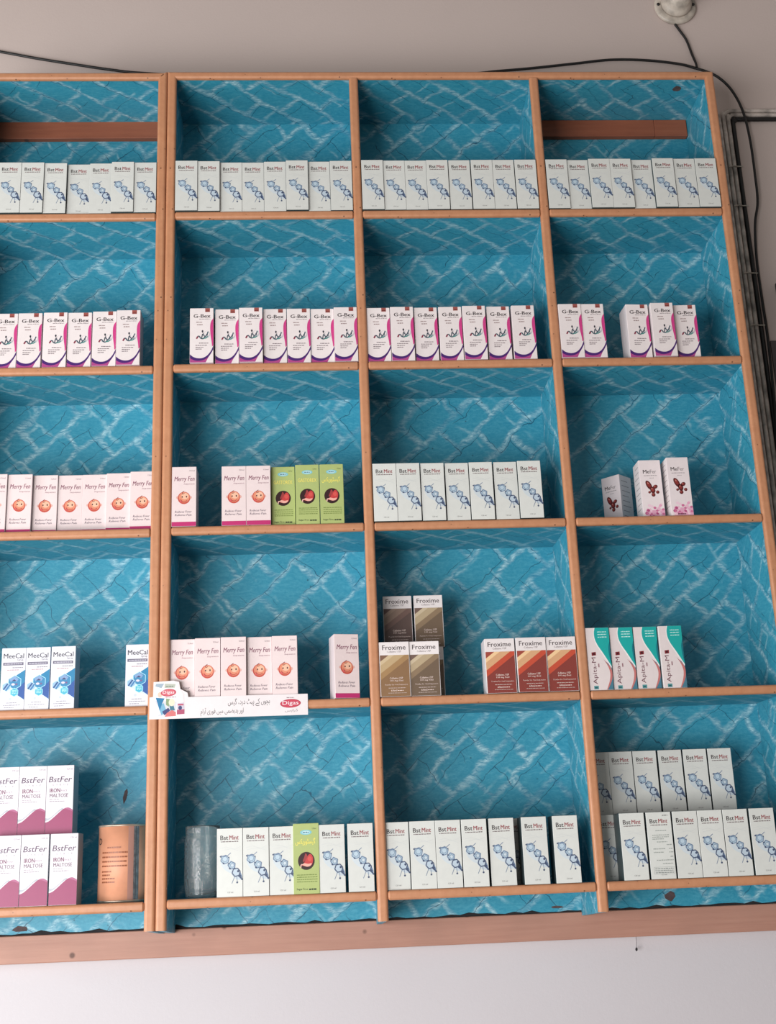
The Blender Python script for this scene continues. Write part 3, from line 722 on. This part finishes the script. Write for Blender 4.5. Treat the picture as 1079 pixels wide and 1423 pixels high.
row('merry', 3, 'B', [(.0505, .0025), (.1617, .0047), (.2162, .0046)])
row('green', 3, 'B', [(.2715, .0184), (.3266, .0066), (.3816, .0066)], special={2: 'green_ur'})
row('mint', 3, 'C', [(.5014, -.0047), (.5556, -.0023), (.6112, .0008), (.6676, .0039), (.7223, .0012), (.779, .0038), (.8332, -.002)])
row('meecal', 4, 'A', [(-.3096, .0117), (-.2585, .0115), (-.2039, .0076)], total=4)
row('meecal', 4, 'A', [(-.0462, .0110)], total=4, first=4)
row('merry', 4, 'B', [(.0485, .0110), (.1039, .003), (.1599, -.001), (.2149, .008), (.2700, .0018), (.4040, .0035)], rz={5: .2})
row('frox', 4, 'C', [(.5038, .003), (.5705, .006)], special={0: 'frox_tan', 1: 'frox'}, tier='front row')
zb = zsh(4, 'C')
for x, lab in ((.5225, 'brown striped carton behind the left tan one, under the stacked pair'), (.5908, 'brown striped carton half hidden behind the front pair on fourth shelf')):
    carton('frox', x, .081, zb, lab, 'brown striped cartons on the fourth shelf')
for x, des, lab in ((.5240, 'frox_dark', 'darkest brown striped carton stacked at left on the fourth shelf, third column'), (.5945, 'frox', 'brown striped carton stacked at right on the fourth shelf, third column')):
    carton(des, x, .082, zb+DIM['frox'][1]+.0002, lab, 'brown striped cartons on the fourth shelf')
row('red', 4, 'C', [(.7392, .002), (.808, -.001), (.8749, .0018)])
row('apita', 4, 'D', [(.9579, .0049), (1.0125, .0084), (1.0668, .0096), (1.1222, .0063)])
row('mint', 5, 'B', [(.1508, .006), (.2048, .005), (.2590, .006), (.3621, .002), (.4213, .0)])
row('green', 5, 'B', [(.3085, .001)], special={0: 'green_ur'}, total=1)
row('mint', 5, 'C', [(.4969, .0110), (.5515, .004), (.6054, .004), (.6603, .003), (.7185, .007), (.7872, .002), (.8531, .001)])
carton('mint', .7545, .066, zsh(5, 'C'), 'white molecule carton set back between two others, bottom shelf, third column', 'white molecule cartons on the bottom shelf')
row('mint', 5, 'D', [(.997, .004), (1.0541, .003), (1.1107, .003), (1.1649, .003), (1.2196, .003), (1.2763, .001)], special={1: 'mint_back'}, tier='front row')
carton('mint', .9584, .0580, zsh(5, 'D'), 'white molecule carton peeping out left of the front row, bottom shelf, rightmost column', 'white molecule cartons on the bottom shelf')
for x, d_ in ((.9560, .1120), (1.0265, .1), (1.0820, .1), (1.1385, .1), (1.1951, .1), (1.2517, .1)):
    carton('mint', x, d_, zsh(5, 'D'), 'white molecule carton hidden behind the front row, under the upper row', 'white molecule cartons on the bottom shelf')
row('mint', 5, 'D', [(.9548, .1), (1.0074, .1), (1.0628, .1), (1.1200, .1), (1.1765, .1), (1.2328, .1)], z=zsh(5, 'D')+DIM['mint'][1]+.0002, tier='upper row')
row('bstfer', 5, 'A', [(-.3035, .004), (-.2465, .004), (-.1874, .004)], tier='lower row')
row('bstfer', 5, 'A', [(-.3185, .03), (-.2625, .03), (-.2062, .03)], z=zsh(5, 'A')+DIM['bstfer'][1]+.0002, tier='upper row')
g = 'red cell cartons on the third shelf'
carton('mefer', 1.0556, .1425, zsh(3, 'D'), 'shaded carton with dark cells turned sideways, left of the blossom pair', g, -.82)
carton('mefer', 1.1205, .0240, zsh(3, 'D'), 'white carton with red cells and blossom, left one of the upright pair', g)
carton('mefer', 1.1815, .0080, zsh(3, 'D'), 'white carton with red cells and blossom, right one of the upright pair', g)

# ------------------------------------------------------------------ copper coloured tin
zc = zsh(5, 'A')
t = empty('food_tin', W3(-.0765, .078, zc)); tag(t, 'copper coloured round tin with brown print on the bottom shelf by the double post', 'tin')
r, h = .0538, .156
k = MB(); k.lathe([(r-.0006, .002), (r-.0006, h-.002)], COPPER, 64); link('tin_body', k.mesh('tin_body'), t)
for z0 in (0, h-.005):
    k = MB(); k.lathe([(r-.002, z0), (r+.0004, z0+.001), (r+.0006, z0+.0025), (r+.0004, z0+.004), (r-.002, z0+.005)], RIM, 64); link('rim', k.mesh('rim'), t)
def arc(a0, a1, z0, z1, m, rr=r-.0002, n=8):
    k_ = MB(); V = []
    for i in range(n+1):
        a = a0+(a1-a0)*i/n; V += [(rr*math.sin(a), -rr*math.cos(a), z0), (rr*math.sin(a), -rr*math.cos(a), z1)]
    k_.add(V, [(2*i, 2*i+2, 2*i+3, 2*i+1) for i in range(n)], m, True); return k_
def join(ms):
    k_ = MB()
    for q in ms:
        o = len(k_.v); k_.v += q.v
        for f, mi, s in zip(q.f, q.mi, q.sm): k_.f.append(tuple(i+o for i in f)); k_.mi.append(k_.mat(q.mats[mi])); k_.sm.append(s)
    return k_
link('seam', join([arc(.52, .74, .005, h-.005, STEEL, r-.0003), arc(.60, .63, .005, h-.005, ink((90, 84, 84)), r-.0001, 3), arc(.68, .71, .005, h-.005, ink((110, 104, 104)), r-.0001, 3),
                   arc(.30, .52, .005, h-.005, ink((196, 146, 132), .36, .3), r-.0004)]).mesh('seam'), t)['label'] = 'grey metal side seam with dull pink strip'
rnd = random.Random(9); L = []
for z, a0, a1 in ((.108, -.55, .02), (.098, -.82, .28), (.089, -.82, .28), (.080, -.82, .28), (.071, -.82, .26), (.060, -.82, -.35), (.053, -.8, -.4), (.046, -.8, -.2), (.039, -.8, -.2)):
    a = a0
    while a < a1-.02:
        b = min(a+rnd.uniform(.05, .13), a1); L.append(arc(a, b, z, z+.0030, ink((150, 86, 56)), r-.0001, 3)); a = b+.02
V, Fs = text_mesh('D', .02)
lt = MB(); xs_ = [v[0] for v in V]; mx = max(xs_); my = max(v[1] for v in V)
lt.add([(r*math.sin(-1.12+.26*v[0]/mx), -r*math.cos(-1.12+.26*v[0]/mx), .116+.013*v[1]/my) for v in V], Fs, ink((44, 26, 20)))
link('printed_text', join(L+[lt]).mesh('printed_text'), t)

# ------------------------------------------------------------------ pressed glass jar
def diam(a, hh, i):
    if .035 < hh < .122: return .0007*max(0, math.cos(a*20+hh*520)) + .0007*max(0, math.cos(a*20-hh*520))
    if hh <= .035: return .0012*abs(math.sin(a*12))
    return 0
out = [(.0, 0), (.031, 0), (.0335, .002)]
out += [(.0345+.0035*math.sin(min(1, i/24)*math.pi*.62), .004+i*.0022) for i in range(54)]
out += [(.0358, .1235), (.0345, .126), (.0362, .128), (.0366, .131), (.0362, .134), (.0368, .137), (.0368, .1425), (.0355, .1448)]
inn = [(.0338, .1445), (.0335, .128), (.0345, .118), (.0348, .07), (.0325, .02), (.0300, .006), (.0, .0055)]
k = MB(); k.lathe(out+inn, GLASS, 88, mod=lambda a, hh, i: diam(a, hh, i) if 3 <= i < 57 else 0, caps=False)
o = link('glass_jar', k.mesh('glass_jar'), None, W3(.0905, .058, zsh(5, 'B')))
tag(o, 'clear pressed glass jar with diamond pattern on the bottom shelf', 'jar')

# ------------------------------------------------------------------ card sign on the fourth shelf's lip
t = empty('card_sign', W3(.15, -.0016, -1.5955)); tag(t, 'white card strip with red oval and dark script on the fourth shelf edge', 'sign')
class SP(Print):
    pass
k = MB(); P = [(-.168, .0005), (.168, -.0003), (.168, .0445), (-.086, .0455), (-.088, .055), (-.103, .063), (-.106, .0785), (-.118, .0815), (-.1600, .0795), (-.1605, .0480), (-.168, .0470)]
n_ = len(P); tri = tessellate_polygon([[Vector((a, b, 0)) for a, b in P]])
fs = []
for q in tri:
    (ax, az), (bx, bz), (cx, cz) = (P[i] for i in q)
    fs.append(tuple(q) if (bx-ax)*(cz-az)-(bz-az)*(cx-ax) > 0 else (q[0], q[2], q[1]))
k.add([(a, 0, b) for a, b in P]+[(a, .0008, b) for a, b in P], fs+[(f[2]+n_, f[1]+n_, f[0]+n_) for f in fs]+[(i, (i+1) % n_, (i+1) % n_+n_, i+n_) for i in range(n_)], ink((236, 226, 226)))
link('card', k.mesh('card'), t)
a = Print(); Dk = (78, 68, 70)
a.text(urdu('بچوں کے پیٹ درد، گیس'), -2, 22, 87, 40, Dk, 1, -.006); a.text(urdu('اور بدہضمی میں فوری آرام'), -60, 3.5, 31, 21, Dk, 1, -.006)
link('lettering', a.mesh('lettering'), t)
b = Print(); b.ell(131, 25, 22, 9.2, (176, 44, 66), 1, .03, 32); b.ell(131, 25, 20.4, 8, (204, 66, 88), 1.4, .03, 32); b.text('Digas', 114, 19.5, 148, 30.5, (250, 236, 238), 3, .008)
b.text(urdu('ڈراپس'), 119, 6, 146, 13.5, (110, 92, 96), 1); b.words(123, 139, 36.5, 1.8, (150, 130, 132))
link('red_logo', b.mesh('red_logo'), t)
c = Print()
c.poly([(-157, 3), (-106, 4), (-108, 75), (-120, 78.5), (-157, 76.5)], (250, 240, 240), 1)
c.poly([(-156, 70), (-143, 66), (-137, 76), (-155, 75.5)], (160, 176, 190), 1.5); c.poly([(-137, 66), (-115, 66), (-113, 74), (-136, 75.5)], (186, 190, 176), 1.5); c.words(-134, -118, 68, 2.4, (120, 130, 116), 2)
c.ell(-128, 56, 16.5, 8, (190, 70, 88), 2, .05, 24); c.ell(-128, 56, 14.5, 6.5, (214, 100, 112), 2.2, .05, 24); c.text('Digas', -140, 51.5, -116, 60.5, (252, 240, 240), 4, .008)
c.poly([(-155, 46), (-136, 44), (-141, 34), (-146, 18), (-151, 34)], (36, 122, 168), 2); c.poly([(-154, 34), (-150, 30), (-144, 12), (-150, 8)], (226, 234, 244), 2.2)
c.poly([(-133, 44), (-124, 42), (-127, 26), (-133, 30)], (140, 160, 120), 2); c.poly([(-156, 40), (-110, 36), (-112, 12), (-150, 6)], (216, 214, 220), 1.3); c.ell(-146, 52, 5, 6, (236, 200, 180), 1.7, 0, 12); c.poly([(-150, 30), (-138, 34), (-132, 18), (-142, 8)], (120, 176, 204), 1.8); c.words(-134, -112, 45.5, 1.8, (150, 120, 130), 2); c.poly([(-126, 30), (-117, 28), (-114, 18), (-124, 18)], (66, 120, 140), 2.1); c.ell(-121, 35, 6.5, 8, (232, 224, 196), 2.2, 0, 14)
c.poly([(-141, 16), (-128, 24), (-124, 18), (-136, 8)], (60, 66, 116), 2.2); c.poly([(-136, 5), (-112, 6), (-112, 14), (-120, 19), (-131, 13)], (214, 116, 116), 2.4)
c.poly([(-110, 12), (-94, 13), (-95, 34), (-109, 33)], (206, 196, 210), 2.6); c.poly([(-110, 9), (-94, 10), (-94, 20), (-110, 19)], (176, 80, 110), 2.8); c.ell(-103, 23, 4, 4.5, (60, 66, 112), 3, 0, 12)
c.poly([(-109, 33), (-95, 34), (-96, 52), (-101, 60), (-107, 58)], (238, 226, 226), 2.6); c.rect(-108, 28, -96, 31.5, (190, 86, 110), 3)
link('pack_picture', c.mesh('pack_picture'), t)

# ------------------------------------------------------------------ cables, conduits, lamp holder on the wall
def cable(name, pts, r, label, cat='cable', m=BLACK, group=None, smooth=8):
    P = [Vector(p) for p in pts]; Q = []
    for i in range(len(P)-1):
        p0, p1, p2, p3 = P[max(i-1, 0)], P[i], P[i+1], P[min(i+2, len(P)-1)]
        for q in range(smooth):
            u = q/smooth
            Q.append(.5*((2*p1)+(-p0+p2)*u+(2*p0-5*p1+4*p2-p3)*u*u+(-p0+3*p1-3*p2+p3)*u**3))
    Q.append(P[-1]); k_ = MB(); k_.tube(Q, r, m)
    o_ = link(name, k_.mesh(name, P[-1]), None, W3(*P[-1])); return tag(o_, label, cat, group)
cy = WY-.0065
cable('cable', [(x, cy, z) for x, z in ((-.70, .285), (-.479, .240), (-.382, .219), (-.286, .201), (-.189, .184), (-.093, .172), (.15, .158), (.5, .155), (.78, .168), (.868, .177), (.969, .187), (1.091, .202), (1.193, .214), (1.294, .212), (1.384, .200), (1.430, .186))]
      + [(1.455, .219, .168), (1.484, .212, .144), (1.515, .210, .102), (1.537, .207, .033), (1.546, .207, -.058), (1.546, .207, -.169), (1.544, .210, -.246), (1.530, .213, -.311), (1.527, .2270, -.407), (1.5265, .2270, -.533), (1.5262, .2240, -.633), (1.5175, .2165, -.815), (1.509, .2165, -.97), (1.535, .2165, -1.012), (1.62, .2165, -1.07)],
      .0036, 'long black cable running over the shelf top and down the wall at right')
cable('lamp_cable', [(1.386, cy, .331), (1.400, cy, .305), (1.413, cy, .278), (1.423, cy, .235), (1.4265, cy-.003, .215), (1.4290, cy-.0073, .196), (1.4300, cy-.0073, .183)], .0034, 'short black cable hanging from the ceramic lamp holder')
def conduit(pts, label, m=PIPE, r=.0062): return cable('wall_conduit', pts, r, label, 'conduit', m, 'conduits beside the right shelf end', 4)
def bend(xv, zh, m, r, label, rad=.016, yy=None):
    y = (WY-r-.0004) if yy is None else yy
    a = [(xv, y, -1.45), (xv, y, -.9), (xv, y, -.4), (xv, y, zh-rad*1.6)]
    a += [(xv+rad*(1-math.cos(q)), y, zh-rad+rad*math.sin(q)) for q in (.25, .7, 1.2)]
    a += [(xv+rad*1.6, y, zh), (1.75, y, zh), (2.1, y, zh)]
    return conduit(a, label, m, r)
conduit([(1.477, WY-.006, .036), (1.477, WY-.006, -.1), (1.477, WY-.006, -.7), (1.477, WY-.006, -1.45)], 'grey conduit nearest the shelf, straight with open top end', PIPE, .0052)
bend(1.4895, .0480, PIPE, .0058, 'outer grey conduit bending right at the shelf corner', .024)
bend(1.5020, .0350, PIPE, .0058, 'middle grey conduit bending right at the shelf corner', .020)
bend(1.5145, .0215, BLACK, .0058, 'inner black conduit bending right below the grey ones', .016)
for i, z in enumerate((-.13, -.25, -.45, -.60)):
    k = MB(); k.tube([(1.484, WY-.013, z), (1.495, WY-.0150, z+.001), (1.5085, WY-.0138, z), (1.5225, WY-.0132, z)], .0018, PORC, 6)
    o = link('cable_clip', k.mesh('cable_clip', (1.50, WY-.013, z)), None, W3(1.50, WY-.013, z))
    tag(o, '%s small pale clip from the top across the wall conduits' % ORD[i+1], 'clip', 'clips on the wall conduits')

# ceramic lamp holder, tilted down from the wall
t = empty('lamp_holder', W3(1.3925, WY, .392)); tag(t, 'dusty white ceramic lamp holder on the wall above the shelf', 'lamp holder')
k = MB(); k.lathe([(.0, .0004), (.058, .0004), (.060, .004), (.060, .009), (.056, .012), (.050, .013), (.0, .0135)], PORC, 40, 'y', caps=False); link('base_plate', k.mesh('base_plate'), t)
k = MB(); k.lathe([(.0, .0136), (.043, .0136), (.044, .022), (.038, .030), (.034, .036), (.0335, .052), (.031, .054), (.031, .066), (.027, .070), (.022, .068), (.021, .050), (.0, .05)], PORC, 40, 'y', caps=False)
hb = link('holder_body', k.mesh('holder_body'), t); hb.rotation_euler = (0, 0, 0)
k = MB(); k.lathe([(.0, .0502), (.0205, .0502), (.0205, .0515), (.0, .0515)], BLACK, 24, 'y', caps=False); link('socket', k.mesh('socket'), t)
for sx in (-1, 1):
    k = MB(); k.lathe([(.0, .0132), (.0045, .0132), (.0045, .0150), (.0, .0156)], BLACK, 12, 'y', caps=False)
    s = link('screw', k.mesh('screw'), t, (sx*.050, 0, 0))

# dark box at the right edge of the picture
t = empty('wall_box', W3(1.75, WY, -.86)); tag(t, 'dark box fixed to the wall at the right edge of the frame', 'box')
k = MB(); k.box((-.182, -.07, 0), (.18, 0, .385), plain('dark_box_paint', (46, 40, 40), .5), .004); link('box_body', k.mesh('box_body'), t)
k = MB(); k.box((-.174, -.078, .008), (.172, -.0705, .377), plain('dark_door_paint', (56, 49, 48), .5), .003); link('box_door', k.mesh('box_door'), t)

# cobweb thread with a speck hanging under the board
k = MB(); k.tube([(1.036, .2195, -2.0845), (1.0365, .2195, -2.096), (1.035, .2195, -2.107)], .0005, DARKG, 5)
V = []
k.tube([(1.035, .2195, -2.1065), (1.035, .2195, -2.109), (1.0345, .2195, -2.1125), (1.0345, .2195, -2.115)], [.0006, .0024, .0026, .0006], DARKG, 7)
o = link('cobweb_thread', k.mesh('cobweb_thread', (1.036, .2195, -2.0845)), None, W3(1.036, .2195, -2.0845))
tag(o, 'tiny cobweb thread with a dark speck hanging under the brown board', 'cobweb')
for o in bpy.data.objects:
    if '_o' in o: del o['_o']
